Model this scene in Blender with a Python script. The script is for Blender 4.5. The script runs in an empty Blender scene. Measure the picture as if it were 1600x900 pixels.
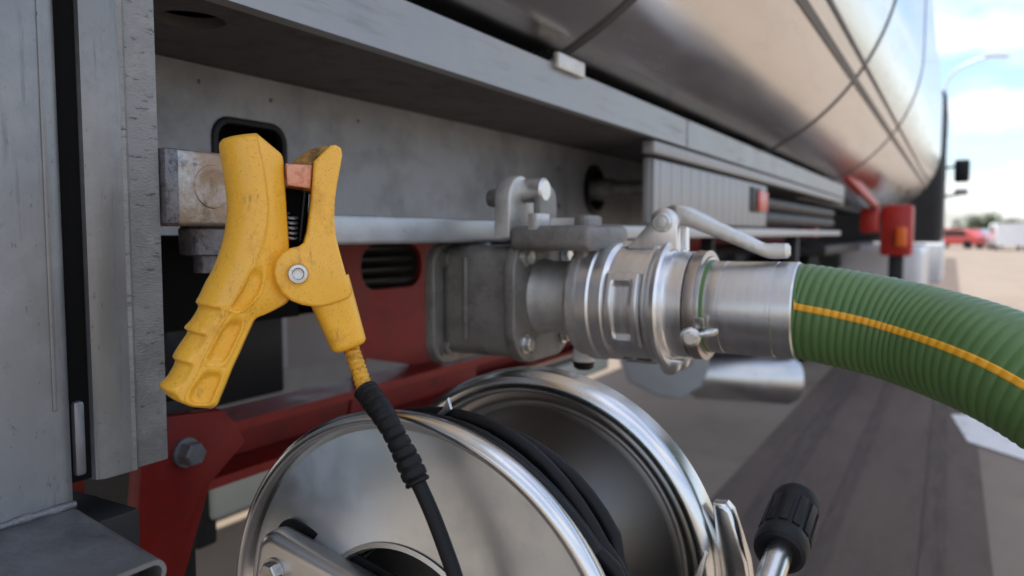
import bpy, bmesh, math, random
from mathutils import Vector, Matrix
random.seed(7)
R = math.radians
scene = bpy.context.scene

# ---------------------------------------------------------------- camera, sky, sun, exposure
EYE = Vector((0, 0, 1.1)); FPX = 1200.0
PITCH = math.atan(85 / 1200.0); YAW = R(30)
FWD = Vector((-math.sin(YAW) * math.cos(PITCH), math.cos(YAW) * math.cos(PITCH), -math.sin(PITCH)))
RGT = Vector((math.cos(YAW), math.sin(YAW), 0)); UPV = RGT.cross(FWD)
cd = bpy.data.cameras.new('camera'); cam = bpy.data.objects.new('camera', cd)
scene.collection.objects.link(cam); scene.camera = cam
cam.location = EYE; cam.rotation_euler = (R(90) - PITCH, 0, YAW)
cd.sensor_width = 36; cd.lens = 36 * FPX / 1600; cd.clip_start = 0.02; cd.clip_end = 3000
cd.dof.use_dof = True; cd.dof.focus_distance = 0.63; cd.dof.aperture_fstop = 4.9; cd.dof.aperture_blades = 9

SUN_EL, SUN_AZ = R(77), R(-110)          # azimuth from +Y towards +X: sun stands over the far side of the trailer
sd = Vector((math.cos(SUN_EL) * math.sin(SUN_AZ), math.cos(SUN_EL) * math.cos(SUN_AZ), math.sin(SUN_EL)))
w = bpy.data.worlds.new('World'); scene.world = w; w.use_nodes = True
nt = w.node_tree; nt.nodes.clear(); L = nt.links.new
def N(t, **kw):
    n = nt.nodes.new(t)
    for k, v in kw.items(): setattr(n, k, v)
    return n
out = N('ShaderNodeOutputWorld'); bg = N('ShaderNodeBackground'); bg.inputs['Strength'].default_value = 0.12
sky = N('ShaderNodeTexSky', sky_type='NISHITA', sun_disc=False, sun_elevation=SUN_EL, sun_rotation=SUN_AZ)
sky.dust_density = 1.5; sky.air_density = 1.0; sky.ozone_density = 3.0
tc = N('ShaderNodeTexCoord'); sp = N('ShaderNodeSeparateXYZ'); L(tc.outputs['Generated'], sp.inputs[0])
ad = N('ShaderNodeMath', operation='ADD'); ad.inputs[1].default_value = 0.22
mx0 = N('ShaderNodeMath', operation='MAXIMUM'); mx0.inputs[1].default_value = 0.0
L(sp.outputs['Z'], mx0.inputs[0]); L(mx0.outputs[0], ad.inputs[0])
dx = N('ShaderNodeMath', operation='DIVIDE'); dy = N('ShaderNodeMath', operation='DIVIDE')
L(sp.outputs['X'], dx.inputs[0]); L(ad.outputs[0], dx.inputs[1]); L(sp.outputs['Y'], dy.inputs[0]); L(ad.outputs[0], dy.inputs[1])
cb = N('ShaderNodeCombineXYZ'); L(dx.outputs[0], cb.inputs[0]); L(dy.outputs[0], cb.inputs[1])
cn = N('ShaderNodeTexNoise'); cn.inputs['Scale'].default_value = 1.7; cn.inputs['Detail'].default_value = 7; cn.inputs['Roughness'].default_value = 0.55
L(cb.outputs[0], cn.inputs['Vector'])
cr = N('ShaderNodeMapRange'); cr.inputs['From Min'].default_value = 0.41; cr.inputs['From Max'].default_value = 0.64
cr.inputs['To Max'].default_value = 0.92; cr.interpolation_type = 'SMOOTHSTEP'; L(cn.outputs['Fac'], cr.inputs['Value'])
mx = N('ShaderNodeMix', data_type='RGBA'); mx.inputs[7].default_value = (5.0, 4.95, 5.05, 1)
L(cr.outputs[0], mx.inputs[0]); L(sky.outputs[0], mx.inputs[6]); L(mx.outputs[2], bg.inputs[0]); L(bg.outputs[0], out.inputs[0])
sl = bpy.data.lights.new('sun', 'SUN'); sl.energy = 2.5; sl.angle = R(0.6); sl.color = (1, .955, .88)
so = bpy.data.objects.new('sun', sl); scene.collection.objects.link(so)
so.rotation_euler = (-sd).to_track_quat('-Z', 'Y').to_euler()
vs = scene.view_settings; vs.view_transform = 'Standard'; vs.look = 'None'; vs.gamma = 1; vs.exposure = 1.25
scene.cycles.max_bounces = 8; scene.cycles.use_denoising = True
scene.cycles.sample_clamp_indirect = 6

# ---------------------------------------------------------------- layout helpers: lines of sight met with planes of the trailer
def ray(x, y): return FWD + RGT * ((x - 800) / FPX) - UPV * ((y - 450) / FPX)
def D(x, y, d): return EYE + ray(x, y) * d
def onX(x, y, X): r = ray(x, y); return EYE + r * ((X - EYE.x) / r.x)
def onY(x, y, Y): r = ray(x, y); return EYE + r * ((Y - EYE.y) / r.y)
def onZ(x, y, Z): r = ray(x, y); return EYE + r * ((Z - EYE.z) / r.z)
V = Vector

# ---------------------------------------------------------------- materials
MATS = {}
def mat(name, col, rough=.5, metal=0.0, var=.15, vscale=8, rvar=.1, dirt=None, damt=.5, dscale=30, dlo=.55, dhi=.75,
        bump=.1, bscale=200, stretch=(1, 1, 1), bstretch=None, coat=0, spec=.5, dirt2=None, aniso=0, streak=None):
    m = bpy.data.materials.new(name); m.use_nodes = True; t = m.node_tree; p = t.nodes['Principled BSDF']; l = t.links.new
    def n(ty, **kw):
        q = t.nodes.new(ty)
        for k, v in kw.items(): setattr(q, k, v)
        return q
    co = n('ShaderNodeTexCoord')
    def noise(sc, st, det=5, ro=.6):
        mp = n('ShaderNodeMapping'); mp.inputs['Scale'].default_value = st; l(co.outputs['Object'], mp.inputs[0])
        q = n('ShaderNodeTexNoise'); q.inputs['Scale'].default_value = sc; q.inputs['Detail'].default_value = det; q.inputs['Roughness'].default_value = ro
        l(mp.outputs[0], q.inputs['Vector']); return q.outputs['Fac']
    n1 = noise(vscale, stretch)
    mr = n('ShaderNodeMapRange'); mr.inputs['From Min'].default_value = .25; mr.inputs['From Max'].default_value = .75
    mr.inputs['To Min'].default_value = 1 - var; mr.inputs['To Max'].default_value = 1 + var; l(n1, mr.inputs['Value'])
    sc = n('ShaderNodeVectorMath', operation='SCALE'); sc.inputs[0].default_value = col[:3]; l(mr.outputs[0], sc.inputs['Scale'])
    colout = sc.outputs[0]; fac = None
    rr = n('ShaderNodeMapRange'); rr.inputs['From Min'].default_value = .25; rr.inputs['From Max'].default_value = .75
    rr.inputs['To Min'].default_value = max(0, rough - rvar); rr.inputs['To Max'].default_value = min(1, rough + rvar); l(n1, rr.inputs['Value'])
    rout = rr.outputs[0]
    for k, dd in enumerate([(dirt, damt, dscale, dlo, dhi), dirt2, streak]):
        if not dd or dd[0] is None: continue
        dc, da, ds, lo, hi = dd[:5]
        n2 = noise(ds, stretch if k == 0 else (1, 1, 1) if k == 1 else dd[5], 8, .7)
        dr = n('ShaderNodeMapRange'); dr.inputs['From Min'].default_value = lo; dr.inputs['From Max'].default_value = hi; dr.inputs['To Max'].default_value = da
        l(n2, dr.inputs['Value'])
        mi = n('ShaderNodeMix', data_type='RGBA'); l(dr.outputs[0], mi.inputs[0]); l(colout, mi.inputs[6]); mi.inputs[7].default_value = (*dc[:3], 1)
        colout = mi.outputs[2]
        ra = n('ShaderNodeMath', operation='MULTIPLY_ADD'); l(dr.outputs[0], ra.inputs[0]); ra.inputs[1].default_value = .25; l(rout, ra.inputs[2]); rout = ra.outputs[0]
    l(colout, p.inputs['Base Color']); l(rout, p.inputs['Roughness'])
    p.inputs['Metallic'].default_value = metal; p.inputs['Coat Weight'].default_value = coat; p.inputs['Specular IOR Level'].default_value = spec
    if bump:
        n3 = noise(bscale, bstretch or (1, 1, 1), 4, .6)
        b = n('ShaderNodeBump'); b.inputs['Strength'].default_value = bump; b.inputs['Distance'].default_value = .002; l(n3, b.inputs['Height']); l(b.outputs[0], p.inputs['Normal'])
    if aniso:
        tg = n('ShaderNodeTangent', direction_type='RADIAL', axis='Y'); l(tg.outputs[0], p.inputs['Tangent']); p.inputs['Anisotropic'].default_value = aniso
    MATS[name] = m; return m

mat('galvanized', (.235, .242, .25), .42, .6, .25, 6, .14, (.05, .05, .05), .85, 300, .62, .70, .12, 900, stretch=(1, 1, .45), dirt2=((.38, .387, .395), .6, 11, .47, .70), streak=((.12, .122, .125), .6, 1, .56, .72, (170, 170, 9)))
mat('galvanized_cut', (.25, .25, .248), .5, .5, .25, 14, .12, (.05, .05, .046), .9, 150, .57, .68, .4, 420, stretch=(.5, .4, 1.6), bstretch=(.6, .5, 1.4), dirt2=((.44, .44, .43), .6, 22, .48, .70))
mat('galvanized_shelf', (.23, .235, .245), .40, .65, .25, 14, .14, (.04, .04, .04), .7, 300, .58, .72, .3, 600, dirt2=((.55, .55, .55), .6, 520, .66, .73), streak=((.10, .105, .115), .7, 1, .45, .68, (14, 22, 14)))
mat('underside_shade', (.075, .07, .066), .6, .1, .25, 10, .1, (.03, .028, .026), .6, 20, .5, .7, .3, 120)  # dark tone that paints the shade under the rail into its colour
mat('weld', (.25, .25, .26), .5, .7, .3, 60, .1, (.03, .03, .03), .7, 120, .5, .7, .8, 300)
mat('web_steel', (.27, .275, .285), .5, .45, .25, 5, .10, (.10, .10, .10), .7, 7, .45, .75, .15, 160, stretch=(1, .8, 1.0), dirt2=((.05, .05, .05), .8, 60, .70, .76), streak=((.40, .40, .41), .5, 1, .52, .74, (30, 26, 5)))
mat('rail_paint', (.30, .305, .31), .42, .45, .14, 5, .08, (.08, .08, .08), .7, 90, .66, .73, .06, 300, dirt2=((.40, .405, .41), .45, 7, .48, .72), streak=((.16, .16, .16), .5, 1, .55, .72, (60, 5, 60)))
mat('locker_metal', (.36, .36, .36), .5, .4, .12, 5, .06, (.15, .15, .15), .4, 20, .6, .8, .05, 100)
mat('bar_zinc', (.42, .43, .44), .4, .55, .15, 30, .08, (.12, .11, .10), .6, 50, .6, .72, .12, 200)
mat('cast_metal', (.25, .238, .22), .48, .65, .25, 25, .12, (.07, .062, .05), .7, 30, .50, .74, .8, 380, dirt2=((.40, .39, .37), .5, 60, .58, .74))
mat('cast_light', (.60, .585, .555), .48, .7, .18, 30, .10, (.15, .14, .12), .5, 50, .58, .75, .4, 320)
mat('machined', (.82, .82, .825), .36, 1.0, .08, 20, .07, (.30, .29, .27), .5, 90, .58, .74, .03, 300, stretch=(6, 1, 1), bstretch=(8, 1, 1))
mat('sleeve_metal', (.70, .71, .72), .34, 1.0, .08, 14, .06, (.35, .34, .32), .5, 40, .58, .76, .05, 90, stretch=(5, 1, 1), bstretch=(8, 1, 1))
mat('band_metal', (.50, .45, .42), .38, 1.0, .1, 30, .08, bump=.05)
mat('zinc', (.66, .66, .64), .38, 1.0, .12, 40, .08, (.35, .33, .28), .6, 60, .56, .76, .15, 120)
mat('stainless', (.70, .70, .69), .24, 1.0, .06, 12, .05, (.45, .45, .44), .4, 90, .60, .76, .02, 60)
mat('disc_spun', (.64, .68, .70), .40, 1.0, .05, 9, .05, (.80, .80, .78), .8, 420, .68, .72, .04, 300, aniso=.75, dirt2=((.46, .47, .47), .6, 9, .48, .75))
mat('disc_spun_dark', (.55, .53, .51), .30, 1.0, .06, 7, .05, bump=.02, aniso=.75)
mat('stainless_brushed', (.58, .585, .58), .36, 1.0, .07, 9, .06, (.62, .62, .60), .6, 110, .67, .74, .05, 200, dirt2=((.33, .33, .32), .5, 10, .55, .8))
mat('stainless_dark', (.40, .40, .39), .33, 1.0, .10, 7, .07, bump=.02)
mat('tank_steel', (.70, .69, .68), .20, 1.0, .06, 5, .05, (.55, .53, .51), .5, 8, .52, .80, .025, 6, stretch=(3, .35, 3), bstretch=(1, .4, 1))
mat('tank_trim', (.10, .10, .105), .45, .6, .1, 8, .05, bump=.03)
mat('band_dark', (.09, .09, .09), .5, .5, .1, 8, .05, bump=.03)
mat('rubber', (.008, .008, .009), .45, 0, .25, 30, .10, (.03, .03, .03), .5, 60, .6, .78, .2, 300, spec=.22)
mat('rubber_matte', (.010, .010, .011), .55, 0, .25, 30, .08, (.035, .035, .035), .4, 60, .6, .78, .25, 200, spec=.3)
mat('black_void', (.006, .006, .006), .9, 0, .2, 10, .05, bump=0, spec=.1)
mat('yellow_rubber', (.90, .465, .032), .38, 0, .09, 26, .08, (.45, .17, .012), .7, 26, .52, .74, .12, 1100, dirt2=((.20, .085, .012), .75, 620, .575, .68), streak=((.24, .11, .016), .75, 1, .60, .72, (95, 95, 30)), coat=.3)
mat('yellow_rubber_worn', (.68, .33, .02), .5, 0, .2, 40, .08, (.10, .04, .006), .85, 130, .50, .66, .4, 300)
mat('yellow_dirty', (.30, .15, .02), .55, 0, .4, 40, .08, (.03, .018, .006), .9, 60, .46, .62, .4, 300)
mat('copper', (.66, .30, .19), .40, .75, .18, 60, .1, (.35, .11, .05), .7, 90, .5, .7, .4, 300)
mat('steel_bolt', (.55, .54, .52), .32, 1.0, .12, 60, .08, (.2, .2, .2), .5, 120, .55, .7, .15, 200)
mat('dark_bolt', (.22, .23, .25), .42, .7, .15, 40, .08, bump=.1)
mat('block_steel', (.42, .41, .40), .36, .8, .2, 40, .1, (.05, .04, .03), .8, 45, .55, .68, .5, 160, dirt2=((.36, .235, .14), .85, 16, .44, .60))
mat('block_edge', (.20, .19, .20), .5, .7, .3, 60, .1, (.04, .04, .04), .7, 90, .5, .65, .6, 200)
mat('hose_green', (.090, .178, .053), .42, 0, .14, 14, .08, (.10, .095, .06), .45, 26, .56, .78, .12, 160)
mat('hose_orange', (.85, .40, .018), .45, 0, .1, 30, .06, (.35, .14, .02), .5, 60, .58, .75, .15, 200)
mat('red_paint', (.175, .009, .006), .45, 0, .25, 8, .1, (.04, .014, .012), .6, 20, .52, .75, .1, 120, spec=.25)
mat('red_bright', (.42, .022, .014), .4, 0, .12, 8, .06, bump=.05)
mat('orange_bright', (.80, .16, .02), .4, 0, .12, 8, .06, bump=.05)
mat('reflector_red', (.55, .03, .02), .25, 0, .1, 60, .05, bump=.1)
mat('concrete', (.265, .215, .17), .85, 0, .16, .8, .05, (.175, .14, .11), .6, 3.0, .52, .75, .5, 60, dirt2=((.12, .10, .085), .45, 40, .58, .75), spec=.15)
mat('asphalt', (.150, .115, .094), .85, 0, .22, 1.2, .05, (.085, .067, .057), .7, 2.4, .46, .72, .7, 140, stretch=(3, .6, 1), dirt2=((.24, .20, .17), .6, 60, .56, .70), spec=.15)
mat('tyre_mark', (.098, .078, .067), .85, 0, .3, 6, .05, (.14, .112, .096), .95, 7, .38, .60, .4, 140, stretch=(4, .5, 1), spec=.15)
mat('white_paint', (.74, .73, .70), .6, 0, .12, 6, .05, (.35, .31, .27), .8, 9, .55, .72, .2, 120)
mat('pale_panel', (.42, .40, .39), .6, 0, .12, 4, .05, bump=.02)
mat('dark_panel', (.022, .023, .025), .5, 0, .2, 4, .05, bump=.02, spec=.3)
mat('plastic_grey', (.30, .31, .32), .5, 0, .1, 10, .05, bump=.02)
mat('pale_green_grey', (.36, .38, .34), .5, .2, .1, 10, .05, bump=.03)
mat('white_plastic', (.70, .69, .66), .45, 0, .08, 20, .05, bump=.03)
mat('cab_white', (.62, .63, .65), .3, 0, .05, 3, .03, bump=0, coat=.3)
mat('glass_dark', (.02, .024, .03), .08, 0, .05, 3, .02, bump=0)
mat('car_red', (.45, .05, .04), .3, 0, .05, 3, .03, bump=0, coat=.5)
mat('car_white', (.72, .72, .72), .3, 0, .05, 3, .03, bump=0, coat=.5)
mat('car_blue', (.20, .28, .34), .3, .2, .05, 3, .03, bump=0, coat=.5)
mat('leaf', (.065, .095, .03), .6, 0, .35, 1.5, .05, bump=0)
mat('bark', (.10, .075, .055), .85, 0, .3, 6, .05, bump=.3, bscale=30)
mat('lamp_post', (.68, .72, .80), .45, .3, .05, 3, .03, bump=0)

# ---------------------------------------------------------------- mesh helpers
def ortho(a):
    a = a.normalized(); t = V((0, 0, 1)) if abs(a.z) < .9 else V((1, 0, 0))
    e1 = a.cross(t).normalized(); return e1, a.cross(e1).normalized()
class MB:
    def __init__(s): s.bm = bmesh.new()
    def add(s, b):
        me = bpy.data.meshes.new('tmp'); b.to_mesh(me); b.free(); s.bm.from_mesh(me); bpy.data.meshes.remove(me); return s
    def obox(s, c, ax, ay, az, bev=0, seg=2):      # half-extent vectors
        b = bmesh.new(); c = V(c); ax, ay, az = V(ax), V(ay), V(az)
        vs_ = [b.verts.new(c + ax * i + ay * j + az * k) for i in (-1, 1) for j in (-1, 1) for k in (-1, 1)]
        for f in ((0, 1, 3, 2), (4, 6, 7, 5), (0, 4, 5, 1), (2, 3, 7, 6), (0, 2, 6, 4), (1, 5, 7, 3)): b.faces.new([vs_[i] for i in f])
        bmesh.ops.recalc_face_normals(b, faces=b.faces)
        if bev: bmesh.ops.bevel(b, geom=b.edges[:], offset=bev, segments=seg, affect='EDGES', profile=.5)
        return s.add(b)
    def box(s, a, b, bev=0, seg=2):
        a, b = V(a), V(b); c = (a + b) / 2; h = (b - a) / 2
        return s.obox(c, (abs(h.x), 0, 0), (0, abs(h.y), 0), (0, 0, abs(h.z)), bev, seg)
    def lathe(s, o, axis, prof, seg=48, cap=True):
        b = bmesh.new(); o = V(o); a = V(axis).normalized(); e1, e2 = ortho(a); rings = []
        for r, h in prof:
            if r < 1e-6: rings.append([b.verts.new(o + a * h)])
            else: rings.append([b.verts.new(o + a * h + (e1 * math.cos(2 * math.pi * i / seg) + e2 * math.sin(2 * math.pi * i / seg)) * r) for i in range(seg)])
        for p, q in zip(rings, rings[1:]):
            for i in range(seg):
                j = (i + 1) % seg
                if len(p) == 1 and len(q) == 1: break
                if len(p) == 1: b.faces.new([p[0], q[j], q[i]])
                elif len(q) == 1: b.faces.new([p[i], p[j], q[0]])
                else: b.faces.new([p[i], p[j], q[j], q[i]])
        if cap:
            for q in (rings[0], rings[-1]):
                if len(q) > 1: b.faces.new(q)
        bmesh.ops.recalc_face_normals(b, faces=b.faces); return s.add(b)
    def tube(s, pts, r, seg=16, cap=True, e_up=None):
        b = bmesh.new(); pts = [V(p) for p in pts]; n = len(pts); rings = []
        rr = r if isinstance(r, (list, tuple)) else [r] * n
        t0 = (pts[1] - pts[0]).normalized(); e1 = ortho(t0)[0] if e_up is None else (V(e_up) - t0 * V(e_up).dot(t0)).normalized()
        for i in range(n):
            t = (pts[min(i + 1, n - 1)] - pts[max(i - 1, 0)]).normalized()
            e1 = (e1 - t * e1.dot(t)).normalized(); e2 = t.cross(e1)
            rings.append([b.verts.new(pts[i] + (e1 * math.cos(2 * math.pi * k / seg) + e2 * math.sin(2 * math.pi * k / seg)) * rr[i]) for k in range(seg)])
        for p, q in zip(rings, rings[1:]):
            for k in range(seg): b.faces.new([p[k], p[(k + 1) % seg], q[(k + 1) % seg], q[k]])
        if cap: b.faces.new(rings[0]); b.faces.new(rings[-1])
        bmesh.ops.recalc_face_normals(b, faces=b.faces); return s.add(b)
    def plate(s, outer, holes, vec, bev=0, seg=2):   # outline (with holes) swept along vec
        b = bmesh.new(); vec = V(vec)
        def loop(pts):
            q = [b.verts.new(V(p)) for p in pts]
            return [b.edges.new((q[i], q[(i + 1) % len(q)])) for i in range(len(q))]
        ed = loop(outer)
        if holes:
            for h in holes: ed += loop(h)
            nrm = vec.normalized()
            bmesh.ops.triangle_fill(b, edges=ed, use_beauty=True, use_dissolve=False, normal=nrm)
        else: b.faces.new(list(dict.fromkeys(v for v in b.verts)))
        base = b.faces[:]; r = bmesh.ops.extrude_face_region(b, geom=base)
        bmesh.ops.translate(b, verts=[g for g in r['geom'] if isinstance(g, bmesh.types.BMVert)], vec=vec)
        bmesh.ops.recalc_face_normals(b, faces=b.faces)
        if bev:
            es = [e for e in b.edges if len(e.link_faces) == 2 and abs(e.calc_face_angle(0)) > .6 and abs((e.verts[0].co - e.verts[1].co).normalized().dot(vec.normalized())) < .5]
            bmesh.ops.bevel(b, geom=es, offset=bev, segments=seg, affect='EDGES', profile=.5, clamp_overlap=True)
        return s.add(b)
    def grid(s, rows, close_u=False):
        b = bmesh.new(); g = [[b.verts.new(V(p)) for p in r] for r in rows]; m = len(g[0])
        for p, q in zip(g, g[1:]):
            for k in range(m if close_u else m - 1): b.faces.new([p[k], p[(k + 1) % m], q[(k + 1) % m], q[k]])
        if close_u: b.faces.new(g[0]); b.faces.new(g[-1])
        bmesh.ops.recalc_face_normals(b, faces=b.faces); return s.add(b)
    def mesh(s, name, m, ang=38, flat=False):
        me = bpy.data.meshes.new(name); s.bm.to_mesh(me); s.bm.free()
        me.materials.append(MATS[m])
        if not flat:
            me.polygons.foreach_set('use_smooth', [True] * len(me.polygons)); me.set_sharp_from_angle(angle=R(ang))
        return me
    def build(s, name, m, parent=None, ang=38, label=None, flat=False):
        o = bpy.data.objects.new(name, s.mesh(name, m, ang, flat)); scene.collection.objects.link(o)
        if parent: adopt(o, parent)
        if label: o['label'] = label
        return o
def wmat(o):
    m = o.matrix_basis.copy()
    return wmat(o.parent) @ o.matrix_parent_inverse @ m if o.parent else m
def adopt(o, parent): o.parent = parent; o.matrix_parent_inverse = wmat(parent).inverted()
def thing(name, loc, label, cat, group=None):
    o = bpy.data.objects.new(name, None); o.empty_display_size = .1; scene.collection.objects.link(o); o.location = loc; return tag(o, label, cat, group)
def tag(o, label, cat, group=None):
    o['label'] = label; o['category'] = cat
    if group: o['group'] = group
    return o
def struct(o): o['kind'] = 'structure'; return o
def place(name, me, loc, parent, rot=None, label=None):      # another piece of a shared mesh
    o = bpy.data.objects.new(name, me); scene.collection.objects.link(o); o.location = loc
    if rot: o.rotation_euler = rot
    if parent: adopt(o, parent)
    if label: o['label'] = label
    return o
def sstep(a, b, x):
    t = max(0, min(1, (x - a) / (b - a))); return t * t * (3 - 2 * t)
def cat_spline(pts, n=8):
    pts = [V(p) for p in pts]; P = [pts[0] * 2 - pts[1]] + pts + [pts[-1] * 2 - pts[-2]]; o = []
    for i in range(1, len(P) - 2):
        for k in range(n):
            t = k / n; a, b, c, d = P[i - 1:i + 3]
            o.append(.5 * ((2 * b) + (c - a) * t + (2 * a - 5 * b + 4 * c - d) * t * t + (3 * b - a - 3 * c + d) * t ** 3))
    return o + [pts[-1]]
def resample(pts, step):
    o = [pts[0]]; acc = 0.0
    for a, b in zip(pts, pts[1:]):
        d = (b - a).length; t = step - acc
        while t <= d: o.append(a.lerp(b, t / d)); t += step
        acc = d - (t - step)
    return o
def circle(c, e1, e2, r, n=24, ry=None): return [V(c) + V(e1) * (r * math.cos(2 * math.pi * i / n)) + V(e2) * ((ry or r) * math.sin(2 * math.pi * i / n)) for i in range(n)]
def rrect(c, e1, e2, hx, hy, rad, n=5):
    o = []
    for cx, cy, a0 in ((hx - rad, hy - rad, 0), (-hx + rad, hy - rad, 90), (-hx + rad, -hy + rad, 180), (hx - rad, -hy + rad, 270)):
        for i in range(n + 1):
            a = R(a0 + 90 * i / n); o.append(V(c) + V(e1) * (cx + rad * math.cos(a)) + V(e2) * (cy + rad * math.sin(a)))
    return o
ex, ey, ez = V((1, 0, 0)), V((0, 1, 0)), V((0, 0, 1))
def bolt_mesh(r, h, m, sock=False):
    b = MB()
    if sock: b.lathe((0, 0, 0), ex, [(r * 1.0, 0), (r * 1.0, h * .8), (r * .88, h), (r * .5, h), (r * .45, h * .4), (0, h * .35)], 32)
    else:
        b.lathe((0, 0, 0), ex, [(r * 1.25, 0), (r * 1.25, h * .25), (0, h * .25)], 24)
        b.lathe((0, 0, 0), ex, [(r, h * .25), (r, h * .9), (r * .85, h), (0, h)], 6)
    return b.mesh('bolt', m, 30)

# ================================================================ SETTING
g = MB(); g.grid([[(-900, -300, 0), (900, -300, 0)], [(-900, 1500, 0), (900, 1500, 0)]]); struct(g.build('ground', 'concrete'))
g = MB(); g.grid([[(-.74, -3, .004), (.17, -3, .004)], [(-.84, 3, .004), (.14, 3, .004)], [(-.86, 40, .004), (.02, 40, .004)]]); struct(g.build('asphalt_strip', 'asphalt'))
for x0, x1, wd in ((-.62, -.70, .045), (-.36, -.40, .03), (-.02, -.10, .04)):
    g = MB(); g.grid([[(x0 - wd, 1.5, .008), (x0 + wd, 1.5, .008)], [(x1 - wd, 12, .008), (x1 + wd, 12, .008)]]); struct(g.build('tyre_track', 'tyre_mark'))
g = MB(); a, b2, c, d = [onZ(*p, .006) for p in ((1486, 648), (1620, 650), (1680, 745), (1512, 690))]
g.plate([a, b2, c, d], [], (0, 0, .002)); struct(g.build('road_marking', 'white_paint'))

# ================================================================ TANKER TRAILER
tr = thing('tanker_trailer', (-1.5, 3, 0), 'long polished steel tanker trailer with grey galvanized frame and red chassis', 'tanker trailer')
XB = -.60
# tank shell
TC, THW, TRB = -1.50, 1.30, .78; TZ0, TZ1 = 1.362, 3.45
def tank_section():
    o = []
    for cx0, cz0, a0 in ((THW - TRB, TZ0 + TRB, -90), (THW - TRB, TZ1 - TRB, 0), (-THW + TRB, TZ1 - TRB, 90), (-THW + TRB, TZ0 + TRB, 180)):
        for k in range(37):
            a = R(a0 + 90 * k / 36); bul = .03 * math.cos(2 * (a - R(a0 + 45)))
            o.append((V((TC + cx0 + TRB * math.cos(a), 0, cz0 + TRB * math.sin(a))), V((math.cos(a), 0, math.sin(a)))))
    return o
TS = tank_section(); NT = len(TS)
def ell(k, y, off=0):
    k = k % NT; i0 = int(k); f = k - i0; p = TS[i0][0].lerp(TS[(i0 + 1) % NT][0], f); n_ = TS[i0][1].lerp(TS[(i0 + 1) % NT][1], f).normalized()
    return V((p.x, y, p.z)) + n_ * off
def tank_hit(px, py):
    r = ray(px, py); best = None
    for i in range(NT):
        a, b = TS[i][0], TS[(i + 1) % NT][0]; ex_, ez_ = b.x - a.x, b.z - a.z; det = r.x * (-ez_) + r.z * ex_
        if abs(det) < 1e-12: continue
        ax0, az0 = a.x - EYE.x, a.z - EYE.z; t = (ax0 * (-ez_) + az0 * ex_) / det; u = (r.x * az0 - r.z * ax0) / det
        if t > 0 and -1e-6 <= u <= 1 and (best is None or t < best[0]): best = (t, i + u)
    return EYE + r * best[0], best[1]
g = MB(); rows = []
ys = [(-1.4, .02), (-1.38, .5), (-1.25, .85), (-1.1, .97), (-1, 1)] + [(-1 + i * .5, 1) for i in range(1, 25)] + [(11.1, .985), (11.25, .93), (11.4, .75), (11.47, .45), (11.5, .02)]
TM = V((TC, 0, (TZ0 + TZ1) / 2))
for y, k in ys: rows.append([TM + (p - TM) * k + V((0, y, 0)) for p, _ in TS])
g.grid(rows, True); tank = g.build('tank_shell', 'tank_steel', tr, 60)
band_px = [(928, 50), (1335, 125), (1392, 213)]
BY = [tank_hit(*p)[0].y for p in band_px] + [10.9]
for y in BY:
    g = MB()
    g.grid([[ell(i, y + dy, o) for i in range(NT)] for dy, o in ((-.011, -.002), (-.011, .004), (.011, .004), (.011, -.002))], True); 
    g.build('tank_band', 'band_dark', tank)
for px, wd, m in (((1335, 125), .011, 'tank_trim'), ((1352, 103), .005, 'tank_trim')):
    th = tank_hit(*px)[1]; dt = wd / (TRB * R(2.5)); g = MB()
    g.grid([[ell(th - dt, y, -.002), ell(th - dt, y, .007), ell(th + dt, y, .007), ell(th + dt, y, -.002)] for y in (-.95, 11.0)], True); g.build('trim_strip', m, tank)
# band clip on the rail
p = onX(890, 106, -.615)
g = MB(); g.obox(p + V((0, .0, .004)), (.006, 0, 0), (0, .055, 0), (0, 0, .014), .003); g.box(p + V((-.03, -.03, -.005)), p + V((-.005, .03, .012)), .003); g.build('band_clip', 'cast_light', tank)

# chassis side rail (outer face, underside with oval hole, inner web)
ZR0, ZR1, XW, XR = 1.326, 1.397, -.885, -.62
def rail(y0, y1):
    g = MB(); pr = [(XR, ZR0), (XR, ZR1), (XR - .03, ZR1 + .004), (XR - .03, ZR1 - .006), (XR - .008, ZR1 - .008), (XR - .008, ZR0 + .008), (XR - .02, ZR0 + .008), (XR - .02, ZR0)]
    g.plate([V((x, y0, z)) for x, z in pr], [], (0, y1 - y0, 0)); return g
r0 = rail(-1.0, 1.986).build('chassis_rail', 'rail_paint', tr); rail(1.996, 5.25).build('chassis_rail', 'rail_paint', tr)
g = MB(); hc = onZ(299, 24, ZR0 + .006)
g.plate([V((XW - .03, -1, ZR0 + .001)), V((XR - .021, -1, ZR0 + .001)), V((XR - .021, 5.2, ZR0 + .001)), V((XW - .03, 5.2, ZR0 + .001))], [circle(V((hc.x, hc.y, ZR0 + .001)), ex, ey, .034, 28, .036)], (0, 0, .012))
g.build('rail_underside', 'underside_shade', tr)
g = MB(); g.box((XW - .02, -.9, ZR0 + .03), (XR - .035, 5.1, ZR0 + .05)); g.build('rail_hole_dark', 'black_void', tr)  # black sheet added as the shade inside the oval hole
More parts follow.
